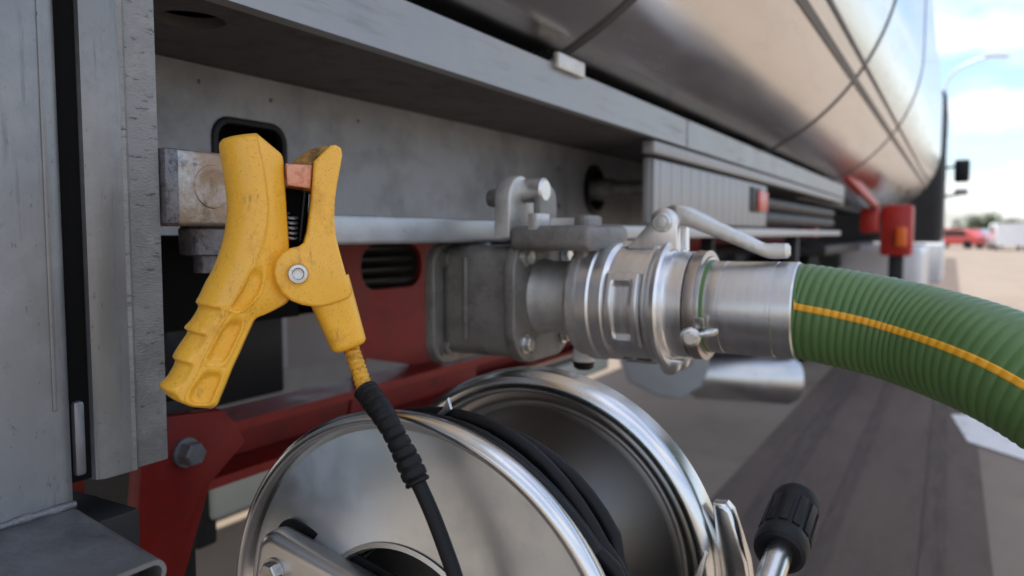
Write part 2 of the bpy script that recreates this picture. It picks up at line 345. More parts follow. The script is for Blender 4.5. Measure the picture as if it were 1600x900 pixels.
# web panels
YJ = 1.812
def web_holes():
    c = onX(392, 240, XW); c2 = onX(928, 297, XW)
    return c, c2
c1, c2 = web_holes()
ZW0 = 1.098
g = MB(); g.plate([V((XW, .1, ZW0)), V((XW, YJ - .004, ZW0)), V((XW, YJ - .004, ZR0)), V((XW, .1, ZR0))], [rrect(c1, ey, ez, .062, .042, .025)], (-.008, 0, 0)); g.build('web_panel', 'web_steel', tr)
g = MB(); g.plate(rrect(c1 + V((.004, 0, 0)), ey, ez, .068, .048, .03), [rrect(c1 + V((.004, 0, 0)), ey, ez, .058, .038, .022)], (-.016, 0, 0), .003); g.build('grommet', 'rubber', tr)
g = MB(); g.plate([V((XW, YJ, ZW0)), V((XW, 2.55, ZW0)), V((XW, 2.55, ZR0)), V((XW, YJ, ZR0))], [circle(c2, ey, ez, .062, 28)], (-.008, 0, 0)); wp2 = g.build('web_panel', 'web_steel', tr)
g = MB(); g.box((XW - .10, .05, 1.09), (XW - .06, 3.0, ZR0)); g.build('web_hole_dark', 'black_void', tr)  # black backing added so the web holes look unlit inside
g = MB(); g.lathe(c2 + V((-.02, 0, 0)), ex, [(.070, .018), (.070, .026), (.056, .03), (.05, 0)], 32, False); g.build('bearing_ring', 'rubber', wp2)
g = MB(); g.lathe(c2 + V((-.2, 0, 0)), ex, [(.03, 0), (.03, .26), (.022, .262), (.022, .40), (.018, .405), (0, .405)], 24); g.build('shaft', 'cast_metal', wp2)
bm_s = bolt_mesh(.006, .006, 'dark_bolt')
for px in ((872, 264), (873, 322)): place('bolt', bm_s, onX(*px, XW), tr)
bm_t = bolt_mesh(.0028, .003, 'dark_bolt')
for px in ((312, 128), (424, 157), (560, 190)): place('rivet', bm_t, onX(*px, XW), tr)
# darkness behind: inner frame beam of the trailer
g = MB(); g.box((-1.62, -1, .98), (-1.55, 9, 1.32), .004); g.build('frame_beam', 'red_paint', tr)
g = MB(); g.box((-1.62, -1.2, 1.335), (-.95, 10.5, 1.36), .004); g.build('deck_plate', 'dark_panel', tr)

# uprights on the left
zb = onX(122, 780, XB).z; zB = .898
yA0, yA1 = -.25, .345
g = MB(); g.plate(rrect(V((-.65, (yA0 + yA1) / 2, zb)), ex, ey, .055, (yA1 - yA0) / 2, .014, 6), [], (0, 0, .95)); upA = g.build('corner_upright', 'galvanized', tr)
g = MB(); g.box((-.5965, yA1 - .0185, zb + .075), (-.5938, yA1 - .0145, 1.7), .0012); g.build('edge_fold', 'galvanized', upA)
# second upright: folded channel with a cut face
yb0, yc, yb1 = .362, .398, .430
g = MB(); out_ = [V((-.72, yb0 + .004, zB)), V((-.612, yb0, zB)), V((-.604, yb0 + .002, zB)), V((-.600, yb0 + .008, zB)), V((-.6, yc - .004, zB)), V((-.606, yc - .004, zB)), V((-.612, yb0 + .012, zB)), V((-.72, yb0 + .014, zB))]
g.plate(out_, [], (0, 0, .9), .0012, 2); upB = g.build('channel_upright', 'galvanized', tr)
g = MB(); g.plate([V((-.6005, yc - .0045, zB)), V((-.5985, yc - .001, zB + .0005)), V((-.603, yc + .004, zB + .0008)), V((-.6035, yb1, zB + .001)), V((-.66, yb1 + .0, zB + .001)), V((-.66, yc - .004, zB))], [], (0, 0, .9), .001, 2)
g.build('cut_flange', 'galvanized_cut', upB)
g = MB(); g.box((-.66, .3475, .905), (-.603, .357, .966), .003); g.build('hinge_tab', 'dark_bolt', upB)
g = MB(); g.box((-.70, .3452, zB + .002), (-.607, .3625, 1.85), .001); g.build('gap_dark_strip', 'black_void', tr)  # black strip put between the uprights in place of deep shade
# shelf with curled hem
g = MB(); t = .0035; rc = .0095
outr = [(yA0, zb - .003)] + [(.336 + rc * math.sin(R(15 * k)), zb - .003 - rc + rc * math.cos(R(15 * k))) for k in range(0, 18)]
innr = [(yA0, zb - .003 - t)] + [(.336 + (rc - t) * math.sin(R(15 * k)), zb - .003 - rc + (rc - t) * math.cos(R(15 * k))) for k in range(0, 18)]
loop = outr + innr[::-1]
def ysh(x): return -.19 * (x + .6)
rows = [[V((x, y + ysh(x), z)) for y, z in loop] for x in (-.75, -.60, -.452, -.4505, -.450)]
for q in (3, 4): rows[q] = [p for p in rows[q]]
g.grid(rows, True); shelf = g.build('step_plate', 'galvanized_shelf', tr, 50)
pts = []
for k in range(60):
    y = -.1 + k * (.440 / 59); pts.append(V((-.594 + random.uniform(-.0006, .0006), y, zb - .001 + random.uniform(-.0004, .0004))))
g = MB(); g.tube(pts, [.0035 + .0009 * math.sin(k * 1.9) for k in range(60)], 10); g.build('weld_bead', 'weld', shelf)
g = MB(); g.box((-.70, .20, .80), (-.60, .40, .865), .004); g.build('drip_tray', 'dark_panel', tr)

# flat bar, and the stud block the clamp bites on
g = MB(); g.box((-.66, .62, 1.087), (-.60, 1.045, 1.1215), .006, 3); g.build('flat_bar', 'bar_zinc', tr)
g = MB(); p0, p1 = onX(257, 232, XB), onX(372, 354, XB)
g.box((-.67, p0.y, 1.107), (-.600, .53, 1.1755), .0045, 3); blk = g.build('stud_block', 'block_steel', tr)
g = MB(); g.box((-.668, p0.y - .0015, 1.1085), (-.598, p0.y + .0125, 1.1745), .002, 2); g.build('block_edge', 'block_edge', blk)
c = onX(332, 292, XB); g = MB(); g.lathe(c + V((-.004, 0, 0)), ex, [(.0205, .0035), (.0195, .0050), (.0165, .0053), (.014, .0042), (.0, .0043)], 40, False); g.build('stud_face', 'block_steel', blk)
c = onX(322, 380, -.635); g = MB(); g.lathe(V((c.x, c.y, 1.062)), ez, [(.012, 0), (.012, .016), (.024, .018), (.025, .042), (.022, .045), (0, .045)], 40); g.build('stud_boss', 'block_edge', blk)
g = MB(); g.box((-.72, .40, 1.02), (-.66, .445, 1.07), .006); g.build('stud_bracket', 'cast_metal', tr)
g = MB(); g.lathe((-.70, .452, 1.083), V((.3, 1, .1)), [(.004, 0), (.006, .02), (.007, .03), (0, .03)], 16); g.build('rubber_buffer', 'pale_panel', tr)

# locker on the right with vertical slats
XL = -.64
lk = MB(); lk.box((XL - .02, 1.765, 1.292), (XL + .012, 5.3, 1.322), .004); cover = lk.build('cover_strip', 'locker_metal', tr)
g = MB(); g.box((XL - .03, 1.80, 1.125), (XL - .012, 3.08, 1.285), .003); lock = g.build('locker', 'locker_metal', tr)
n = 30; me = None
g = MB(); g.obox((0, 0, 0), (.006, 0, 0), (0, .0207, 0), (0, 0, .077), .0025); me = g.mesh('slat', 'locker_metal')
for i in range(n): place('slat', me, V((XL - .008 + .001 * (i % 2), 1.825 + i * .0425, 1.205)), lock)
g = MB(); g.box((XL - .06, 1.1, 1.088), (XL, 5.3, 1.118), .004); g.build('flat_bar', 'bar_zinc', tr)
p = onX(1188, 315, XL + .01); g = MB(); g.box((XL - .004, p.y - .12, p.z - .04), (XL + .004, p.y + .04, p.z + .05), .003); rf = g.build('reflector', 'rubber', tr)
g = MB(); g.box((XL + .003, p.y - .02, p.z - .034), (XL + .010, p.y + .14, p.z + .04), .003); g.build('reflector_lens', 'reflector_red', rf)
for z in (1.165, 1.225):
    g = MB(); g.tube([(XL - .06, 3.15, z), (XL - .06, 5.2, z)], .032, 20); g.build('hose_tube', 'rubber', tr)
g = MB(); g.box((XL - .5, 2.56, 1.09), (XL - .45, 5.3, 1.324)); g.build('locker_dark', 'dark_panel', tr)  # dark sheet added to darken the space behind locker and tubes
g = MB(); g.box((XL - .04, 5.25, 1.28), (XL + .012, 5.31, 1.40), .004); g.build('rail_end_cap', 'pale_panel', tr)

# red under-frame
XP = -1.10
pl = [onX(*p, XP) for p in ((468, 372), (690, 372), (690, 650), (545, 655), (556, 590), (560, 545), (540, 505), (485, 470))]
hc = onX(614, 416, XP); h2 = [onX(*p, XP) for p in ((572, 560), (645, 570), (650, 588), (640, 600), (568, 590))]
g = MB(); g.plate(pl, [rrect(hc, ey, ez, .108, .050, .046), h2], (-.012, 0, 0)); g.build('gusset_plate', 'red_paint', tr)
for k in range(4):
    g = MB(); g.obox((XP - .05, 1.36, hc.z - .036 + k * .024), (.012, 0, .004), (0, .13, 0), (0, 0, .003), .001); g.build('louvre', 'dark_panel', tr)
g = MB(); g.box((-1.30, 1.05, .92), (-1.26, 2.2, 1.12)); g.build('plate_hole_dark', 'black_void', tr)  # black backing that stands for the shade inside the gusset hole
bz = .722
def chan(x, y0, y1, z0, z1, d=.10, t=.016):
    g = MB(); pr = [(x, z0), (x, z0 + t), (x - d + t, z0 + t), (x - d + t, z1 - t), (x, z1 - t), (x, z1), (x - d, z1), (x - d, z0)]
    g.plate([V((a, y0, b)) for a, b in pr], [], (0, y1 - y0, 0)); return g
chan(-1.02, .45, 1.72, .69, .79).build('cross_member', 'red_paint', tr)
chan(-1.30, 1.4, 4.5, .62, .70).build('cross_member', 'red_paint', tr)
XK = -.72
out_ = [onX(*p, XK) for p in ((225, 655), (350, 640), (365, 655), (385, 690), (330, 755), (318, 800), (290, 900), (240, 960), (180, 960), (215, 800))]
g = MB(); g.plate(out_, [], (-.02, 0, 0), .003); brk = g.build('hanger_bracket', 'red_paint', tr)
bm_l = bolt_mesh(.013, .022, 'dark_bolt')
place('bolt', bm_l, onX(288, 706, XK), brk)
g = MB(); g.box((-.86, .50, .70), (-.735, .56, .92), .01); g.build('hanger_rubber', 'rubber_matte', tr)
# things beneath and across the trailer
a, b2 = onX(448, 488, -1.95), onX(570, 600, -1.95)
g = MB(); g.box((-2.3, a.y, .64), (-1.95, b2.y + .6, a.z), .01); g.build('pale_box', 'pale_panel', tr)  # plain pale box beyond the red under-frame
g = MB(); a, b2 = onX(385, 498, -1.6), onX(446, 612, -1.6); g.box((-1.8, a.y - .7, b2.z), (-1.6, b2.y, a.z + .06), .01); g.build('control_box', 'dark_panel', tr)
a = onX(332, 786, -1.25); g = MB(); g.box((-1.33, a.y, a.z - .04), (-1.25, a.y + 2.0, a.z + .04), .012, 3); g.build('side_guard', 'pale_green_grey', tr)
g = MB(); g.box((-1.34, a.y - .03, a.z - .09), (-1.26, a.y + .02, a.z + .35), .008); g.build('guard_bracket', 'rubber_matte', tr)
g = MB(); g.box((-2.62, -.6, .03), (-2.58, 3.6, .80), .01); g.build('far_side_guard', 'plastic_grey', tr)
g = MB(); g.box((-1.04, .15, .955), (-1.0, .98, 1.10)); g.build('under_bar_dark', 'black_void', tr)  # black sheet added for the darkness behind the uprights and clamp
# air reservoir slung crosswise
ac = D(1165, 590, 4.0); axd = V((.86, .50, 0)).normalized()
axd = (RGT * 1.0 + FWD * .05 - V((0, 0, .075))).normalized()
g = MB(); rr_ = .125
g.lathe(ac - axd * .27, axd, [(0, -.05), (.06, -.045), (.105, -.02), (rr_, .015), (rr_, .50), (.105, .535), (.06, .55), (0, .555)], 40); ar = g.build('air_reservoir', 'stainless_brushed', tr)
c = D(1035, 582, 3.8); e1 = RGT; e2 = UPV
g = MB(); g.plate([c + e1 * (x * 3.8 / 1200) - e2 * (y * 3.8 / 1200) for x, y in ((-68, -38), (-20, -60), (70, -60), (75, -10), (62, 22), (30, 42), (-5, 38), (-52, 15))], [], FWD * .16, .012, 3); g.build('reservoir_bracket', 'plastic_grey', ar)
g = MB(); g.lathe(c + RGT * .12 - FWD * .01 + UPV * .06, -FWD, [(.03, 0), (.03, .02), (.015, .025), (0, .025)], 6); g.build('drain_plug', 'cast_metal', ar)
g = MB(); g.box((ac.x - .25, ac.y + .0, ac.z + .10), (ac.x - .19, ac.y + .06, 1.12), .005); g.build('reservoir_hanger', 'dark_panel', tr)
g = MB(); g.box((ac.x + .16, ac.y + .10, ac.z + .08), (ac.x + .22, ac.y + .16, 1.12), .005); g.build('reservoir_hanger', 'dark_panel', tr)
# landing leg, red arms near the tractor
g = MB(); g.box((-.60, 7.7, .90), (-.34, 8.0, 1.36), .03); ll = g.build('landing_leg', 'red_bright', tr)
g = MB(); g.box((-.47, 7.62, .98), (-.38, 7.695, 1.16), .02); g.build('leg_gearbox', 'orange_bright', ll)
g = MB(); g.box((-.53, 7.78, .0), (-.41, 7.92, .895), .01); g.build('leg_post', 'dark_panel', ll)
g = MB(); g.box((-1.25, 7.2, 1.06), (-1.08, 7.5, 1.30), .02); g.build('marker_box', 'red_bright', tr)
a = onY(1357, 346, 7.4); g = MB(); g.box((a.x - .07, 7.4, a.z - .10), (a.x + .07, 7.6, a.z + .12), .02); g.build('marker_box', 'red_bright', tr)
g = MB(); g.obox((-.62, 6.4, 1.41), (.02, 0, 0), (0, 1.1, -.07), (0, 0, .035), .005); g.build('red_brace', 'red_bright', tr)
a, b2 = onX(1338, 276, -.75), onX(1400, 325, -.66); g = MB(); g.tube([a, b2], .035, 12); g.build('red_brace', 'red_bright', tr)
for y in (6.0, 7.0):
    g = MB(); g.lathe((-1.35, y, .5), ex, [(.2, 0), (.46, .0), (.5, .05), (.5, .25), (.46, .3), (.32, .3), (.28, .24), (.1, .22), (.1, .3), (0, .3)], 40); wh = g.build('wheel', 'rubber_matte', tr)
    g = MB(); g.lathe((-1.35, y, .5), ex, [(.30, .26), (.26, .255), (.12, .245), (.11, .31), (0, .315)], 32, False); g.build('rim', 'plastic_grey', wh)
g = MB(); g.box((-1.7, 5.5, .95), (-.75, 7.6, 1.02), .02); g.build('mudguard', 'dark_panel', tr)

# outlet valve on axis Y=.98
YV, ZV = .98, 1.008
vb = MB(); vb.box((-.648, YV - .070, ZV - .082), (-.526, YV + .075, ZV + .075), .018, 4); vb.box((-.605, YV - .0745, ZV - .06), (-.597, YV - .06, ZV + .06), .0025)
valve = vb.build('outlet_valve', 'cast_metal', tr, 50)
for x, dz in ((-.660, -.010), (-.528, 0)):
    g = MB(); g.plate(rrect(V((x, YV, ZV + dz)), ey, ez, .089, .089, .034 if x < -.6 else .052, 9), [], (.017, 0, 0), .003, 3); fl = g.build('valve_flange', 'cast_metal', valve)
    bmv = bolt_mesh(.0105, .012, 'zinc' if x > -.6 else 'cast_metal')
    for sy in (-1, 1):
        for sz in (-1, 1): place('flange_bolt', bmv, V((x + .017, YV + sy * (.064 if x < -.6 else .060), ZV + dz + sz * (.064 if x < -.6 else .060))), valve)
# yoke on top of the valve
def vx(px, Y=.93): return onY(px, 350, Y).x
def vz(px, py, Y=.93): return onY(px, py, Y).z
YK = .945
g = MB(); g.box((vx(796, .9), .897, vz(850, 392, .9)), (vx(925, .9), 1.03, vz(850, 352, .9)), .010, 4); g.build('yoke_base', 'cast_metal', valve)
def lug(x0, x1, zt, y0, y1, m):
    r = (y1 - y0) / 2; yc_ = (y0 + y1) / 2; o = [V((x0, y1, 1.095)), V((x0, y0, 1.095))]
    o += [V((x0, yc_ - r * math.cos(a), zt - r + r * math.sin(a))) for a in [math.pi * k / 10 for k in range(11)]]
    g = MB(); g.plate(o, [], (x1 - x0, 0, 0), .003, 3); return g.build('yoke_lug', m, valve)
zt = vz(805, 277, .96)
lug(vx(792, .94), vx(816, .94), zt, .905, .975, 'cast_light')
lug(vx(846, .96), vx(858, .96), zt - .012, .935, .985, 'cast_metal')
g = MB(); g.lathe((vx(766, .955), .955, vz(768, 310, .955)), ex, [(.012, 0), (.013, .004), (.013, .02), (0, .02)], 20); g.build('pin_head', 'cast_metal', valve)
g = MB(); g.lathe((vx(806, .955), .95, vz(840, 298, .955)), ex, [(.017, 0), (.017, .048), (.014, .051), (0, .051)], 28); g.build('yoke_pin', 'zinc', valve)
g = MB(); g.box((vx(836, .92), .898, vz(840, 366, .91)), (vx(852, .92), .935, vz(840, 333, .91)), .003); g.build('latch_tab', 'cast_light', valve)
g = MB(); g.lathe((vx(852, .945), .945, vz(880, 352, .945)), ex, [(.010, 0), (.010, .06)], 20); g.build('spindle', 'cast_light', valve)
g = MB(); g.box((vx(908, .95), .925, 1.06), (vx(928, .95), .98, vz(920, 336, .95)), .005, 3); g.build('spindle_post', 'cast_metal', valve)
g = MB(); g.lathe((-.6, 1.045, 1.1045), V((-.15, -1, 0)), [(.022, -.004), (.0235, 0), (.0235, .006), (.02, .008)], 28); g.build('bar_collar', 'zinc', valve)
# outlet pipe stub and its adaptor collar
def cx_(px): return onY(px, 465, YV).x
g = MB(); g.lathe((0, YV, ZV + .002), ex, [(.056, -.515), (.054, -.508), (.0515, -.50), (.0515, cx_(905)), (.060, cx_(908)), (.073, cx_(914)), (.078, cx_(920)), (.079, cx_(931)), (.074, cx_(934))], 72); g.build('outlet_adaptor', 'cast_light', valve, 30)
# small drain lever with white grip below
pw = [D(*q) for q in ((985, 556, 1.18), (945, 549, 1.15), (920, 532, 1.12), (908, 490, 1.10))]
g = MB(); g.tube(cat_spline(pw, 6), .006, 12); dl = g.build('drain_lever', 'rubber', valve)
g = MB(); c = D(913, 527, 1.10); g.lathe(c, V((-.02, 0, -1)), [(0, -.002), (.008, 0), (.014, .012), (.017, .026), (.015, .036)], 24, False); g.build('drain_grip', 'white_plastic', dl)
g = MB(); g.lathe(c, V((-.02, 0, -1)), [(.0155, .034), (.0145, .043), (.01, .046), (0, .046)], 24, False); g.build('grip_tip', 'rubber', dl)

# ================================================================ DELIVERY HOSE WITH ITS COUPLING
hs = thing('delivery_hose', (-.2, .98, 0), 'ribbed green delivery hose with orange stripe coupled to the outlet valve by an aluminium coupling', 'hose')
g = MB(); pf = [(.050, -.44), (.078, cx_(933)), (.0815, cx_(937)), (.0815, cx_(952)), (.0795, cx_(955)), (.0795, cx_(972)), (.0755, cx_(978)), (.0755, cx_(1031)), (.0805, cx_(1034)), (.0805, cx_(1038))]
pf += [(.076, cx_(1041)), (.076, cx_(1044)), (.0845, cx_(1047)), (.0855, cx_(1054)), (.083, cx_(1058)), (.071, cx_(1060)), (.069, cx_(1062)), (.069, cx_(1088)), (.062, cx_(1089)), (.062, cx_(1112)), (.05, cx_(1112))]
g.lathe((0, YV, ZV), ex, pf, 96); cp = g.build('coupling', 'machined', hs, 25)
def polar(a, r, x): return V((x, YV - r * math.cos(a), ZV + r * math.sin(a)))       # a=0 faces the open side
xa, xb = cx_(978), cx_(1030)
for a0 in (R(-4), R(116), R(236)):                     # raised pad with a sunk field
    g = MB(); rows = []; NA, NX = 44, 26
    for k in range(NA + 1):
        u = -1 + 2 * k / NA; row = []
        for q in range(NX + 1):
            v = -1 + 2 * q / NX; d_out = max(abs(u), abs(v)); d_in = max(abs(u) / .74, abs(v) / .56)
            h = .0036 * (1 - sstep(.90, 1.0, d_out)) - .0062 * (1 - sstep(.80, 1.0, d_in)) - (.0012 if d_out > .995 else 0)
            row.append(polar(a0 + R(38) * u, .0795 + h, (xa + xb) / 2 + (xb - xa) / 2 * v))
        rows.append(row)
    g.grid(rows); g.build('coupling_pad', 'machined', cp, 35)
def ear(top):
    s = 1 if top else -1; px_ = cx_(1045)
    zc = vz(1045, 348, YV) if top else vz(1060, 566, YV); r = .019 if top else .014
    x0, x1 = px_ - .012, px_ + .004
    for yy in (YV - .026, YV + .012):
        o = [V((px_ + .02, yy, ZV + s * .07)), V((px_ - .052, yy, ZV + s * .072))] if top else [V((px_ + .03, yy, ZV + s * .07)), V((px_ - .015, yy, ZV + s * .07))]
        cc = px_ if top else px_ + .010
        aa = [math.pi * k / 10 for k in range(11)]
        o += [V((cc - r * math.cos(a) * 1.0, yy, zc + s * r * math.sin(a))) for a in aa]
        g = MB(); g.plate(o, [], (0, .013, 0), .003, 2); g.build('coupling_ear', 'machined', cp, 30)
ear(True); ear(False)
zc = vz(1045, 348, YV); px_ = cx_(1045)
g = MB(); g.lathe((px_, YV - .034, zc), ey, [(.0, -.002), (.0105, -.002), (.0125, .001), (.0125, .008), (.0125, .055), (0, .055)], 24); g.lathe((px_, YV - .039, zc), ey, [(0, -.001), (.0075, 0), (.0075, .006)], 6, False); g.build('ear_pin', 'zinc', cp, 30)
# cam lever
lp = [onY(*q, YV - .006) for q in ((1040, 346), (1062, 338), (1082, 342), (1120, 358), (1160, 375), (1188, 388), (1208, 392), (1234, 392))]
lw = [.011, .0155, .0155, .0145, .0135, .0125, .012, .012]; lh = [.017, .0165, .0125, .0100, .0088, .0080, .0105, .0100]
def lever(lp, lw, lh):
    rows = []; P_ = cat_spline(lp, 6); n = len(P_)
    for i, p in enumerate(P_):
        k = i / (n - 1) * (len(lw) - 1); j = min(int(k), len(lw) - 2); f = k - j; wv = lw[j] * (1 - f) + lw[j + 1] * f; hv = lh[j] * (1 - f) + lh[j + 1] * f
        t = (P_[min(i + 1, n - 1)] - P_[max(i - 1, 0)]).normalized(); u_ = ey.cross(t).normalized() * -1
        if i in (0, n - 1): wv *= .6; hv *= .6
        ring = []
        for q in range(24):
            a = 2 * math.pi * q / 24; cx0, sx0 = math.cos(a), math.sin(a); e = .36
            hh = hv * (1 - .38 * math.exp(-((cx0) / .35) ** 2)) if sx0 != 0 else hv
            ring.append(p + ey * (wv * math.copysign(abs(cx0) ** e, cx0)) + u_ * (hh * math.copysign(abs(sx0) ** e, sx0)))
        rows.append(ring)
    g = MB(); g.grid(rows, True); return g
lever(lp, lw, lh).build('cam_lever', 'zinc', hs, 40)
# band clamp with its bolt
g = MB(); g.lathe((0, YV, ZV), ex, [(.0625, cx_(1090)), (.0695, cx_(1091)), (.0705, cx_(1094)), (.0695, cx_(1107)), (.0705, cx_(1109)), (.063, cx_(1110))], 80, False); bc = g.build('band_clamp', 'band_metal', hs, 30)
c = onY(1083, 525, YV - .066)
for dz, m in ((.008, 'zinc'),):
    g = MB(); g.obox(c + V((.004, .004, .016)), (.0085, 0, 0), (0, .004, 0), (0, -.003, .007), .001); g.lathe(c + V((-.004, .002, -.002)), V((.25, -1, -.1)), [(.0125, -.01), (.0125, .002), (.0105, .004), (.0085, .0045), (.0085, .008), (.007, .01), (0, .01)], 24)
    g.tube([c + V((.0, .008, 0)), c + V((.02, .014, .004)), c + V((.03, .022, .012))], .0055, 12); g.build('clamp_bolt', m, bc, 30)
# hose inside ring, sleeve
g = MB(); g.lathe((0, YV, ZV - .001), ex, [(.056, cx_(1095)), (.0598, cx_(1110)), (.0598, cx_(1116)), (.055, cx_(1120))], 72, False); g.build('hose_cuff', 'hose_green', hs)
xs0, xs1 = cx_(1114), cx_(1250)
g = MB(); g.lathe((0, YV, ZV - .0015), ex, [(.054, xs0), (.0577, xs0 + .001), (.0585, xs0 + .003), (.0585, xs0 + .020), (.0578, xs0 + .0205), (.0578, xs0 + .0215), (.0585, xs0 + .022), (.0588, xs1 - .025), (.058, xs1 - .0245), (.058, xs1 - .0238), (.0588, xs1 - .023), (.0592, xs1 - .002), (.0578, xs1), (.052, xs1)], 96, False); g.build('hose_sleeve', 'sleeve_metal', hs, 25)
hp = [V((xs0, YV, ZV - .0015)), V((xs1 - .02, YV, ZV - .0018)), V((xs1 + .02, YV - .001, ZV - .004)), onY(1420, 522, .955), D(1600, 590, .742), D(1790, 720, .665), D(1960, 900, .60), D(2060, 1150, .56), V((.5, .40, .25)), V((.62, .25, .09)), V((.9, .0, .061)), V((1.5, -.3, .06))]
hp = resample(cat_spline(hp, 24), .0012); PITCH_H = .0098; ss = .0012
hr = [.0567 + .0014 * (abs(math.sin(math.pi * i * ss / PITCH_H)) ** .8) for i in range(len(hp))]
g = MB(); g.tube(hp, hr, 56); g.build('hose_wall', 'hose_green', hs, 80)
rows = []; 
for i in range(0, len(hp)):
    s_ = i * ss
    if hp[i].x < xs1 - .004: continue
    t = (hp[min(i + 1, len(hp) - 1)] - hp[max(i - 1, 0)]).normalized()
    e0 = (V((-.55, -1, .12)) - t * V((-.55, -1, .12)).dot(t)).normalized(); e2 = t.cross(e0).normalized()
    if e2.z < 0: e2 = -e2
    row = []
    for k in range(-3, 4):
        a = k / 3 * .082 + .13; rr = hr[i] + (.0009 if abs(k) < 3 else -.001); row.append(hp[i] + (e0 * math.cos(a) + e2 * math.sin(a)) * rr)
    rows.append(row)
    if len(rows) > 800: break
g = MB(); g.grid(rows); g.build('hose_stripe', 'hose_orange', hs, 80)

# ================================================================ GROUNDING CLAMP
CO = D(405, 425, .60); CNn = (EYE - CO).normalized()
def CP(u, v, w=0):
    r = ray(u, v); t = (CO - EYE).dot(CNn) / r.dot(CNn); return EYE + r * t + CNn * w
gc = thing('grounding_clamp', CP(405, 640, 0), 'worn yellow grounding clamp with copper jaw and black cable, biting the steel stud block', 'clamp')
ST = [((346, 219), (402, 215), (440, 243)), ((342, 229), (404, 226), (443, 252)), ((347, 264), (412, 265), (445, 280)), ((352, 297), (417, 305), (447, 310)),
      ((354, 323), (419, 335), (449, 345)), ((352, 353), (415, 365), (452, 385)), ((344, 388), (405, 400), (452, 420)), ((332, 420), (393, 430), (452, 448)),
      ((321, 440), (382, 453), (451, 470)), ((311, 461), (370, 472), (430, 484)), ((306, 471), (364, 481), (415, 491)), ((309, 480), (359, 489), (400, 498)),
      ((299, 498), (348, 507), (392, 513)), ((288, 511), (340, 521), (386, 526)), ((292, 519), (336, 529), (382, 535)), ((278, 541), (325, 549), (375, 551)),
      ((270, 556), (318, 564), (367, 568)), ((273, 565), (315, 572), (363, 577)), ((262, 586), (305, 592), (357, 592)), ((250, 599), (296, 606), (350, 609)),
      ((254, 609), (293, 617), (345, 621)), ((264, 619), (297, 627), (341, 630)), ((288, 630), (308, 635), (331, 638))]
SUB = 10
def cr1(arr):
    return cat_spline([V((a[0], a[1], 0)) for a in arr], SUB)
Ls, Ms, Rs = cr1([s_[0] for s_ in ST]), cr1([s_[1] for s_ in ST]), cr1([s_[2] for s_ in ST])
nS = len(Ls)
BUMPS = [10.0, 13.0, 16.0, 19.3]
POCK = [(6.5, 10.3, .66, .080), (11.3, 16.0, .77, .115), (17.2, 21.0, .79, .13)]    # station range, centre across, half width
rows = []
NF, NB = 110, 20
for i in range(nS):
    st = i / SUB; l, m_, r_ = Ls[i], Ms[i], Rs[i]
    endk = 1.0
    if st < .9: endk = .80 + .20 * math.sqrt(st / .9)
    if st > 20.2: endk = math.sqrt(max(0.02, 1 - ((st - 20.2) / 1.85) ** 2))
    H = .0205 * endk * (1 - .12 * sstep(9, 13, st)); Hr = (.42 + .22 * sstep(9, 13, st))
    crest = .62
    row = []
    for k in range(NF + 1):
        t = k / NF
        t = .5 - .5 * math.cos(math.pi * t) if False else t
        pt = l.lerp(m_, t / crest) if t < crest else m_.lerp(r_, (t - crest) / (1 - crest))
        if t < crest:
            q = (crest - t) / crest; f = (1 - q ** 2.3) ** .62
        else:
            q = (t - crest) / (1 - crest); f = 1 - (1 - Hr) * (q ** 1.08)
            if q > .93: f *= math.sqrt(max(0, 1 - ((q - .93) / .07) ** 2)) * .9 + .1 if q < 1 else .1
        wv = H * f
        # finger ridges over the left side
        if st > 8.5:
            rg = 0
            for b_ in BUMPS:
                dlt = st - b_
                rg += math.exp(-(max(0, dlt) / .72) ** 2 - (min(0, dlt) / 1.25) ** 2)
            side = 1 - sstep(.34, .50, t); wv += .0030 * (rg - .62) * side * sstep(8.5, 9.5, st) * endk
        # sunk grip pockets on the right side
        for s0, s1, tc_, hw in POCK:
            ls = (st - (s0 + s1) / 2) / ((s1 - s0) / 2); lt = (t - tc_) / hw
            dd_ = (abs(ls) ** 4 + abs(lt) ** 4) ** .25
            wv -= .0036 * (1 - sstep(.74, 1.03, dd_)) * endk
            wv += .0007 * math.exp(-((dd_ - 1.15) / .16) ** 2) * endk
        wv += .0006 * math.exp(-((t - crest) / .012) ** 2) * endk
        row.append(CP(pt.x, pt.y, wv))
    for k in range(1, NB):
        t = 1 - k / NB; pt = l.lerp(m_, t / crest) if t < crest else m_.lerp(r_, (t - crest) / (1 - crest))
        q = abs(2 * t - 1); row.append(CP(pt.x, pt.y, -.016 * endk * (1 - q ** 3) ** .5))
    rows.append(row)
def center(row): return sum(row, V((0, 0, 0))) / len(row)
c0 = center(rows[0]); c9 = center(rows[-1])
pre = [[c0 + (p - c0) * k + (c0 - center(rows[12])).normalized() * d_ for p in rows[0]] for k, d_ in ((.12, .0022), (.6, .0020), (.86, .0014), (.96, .0006))]
post = [[c9 + (p - c9) * k for p in rows[-1]] for k in (.8, .4, .05)]
g = MB(); g.grid(pre + rows + post, True); hA = g.build('handle', 'yellow_rubber', gc, 60)
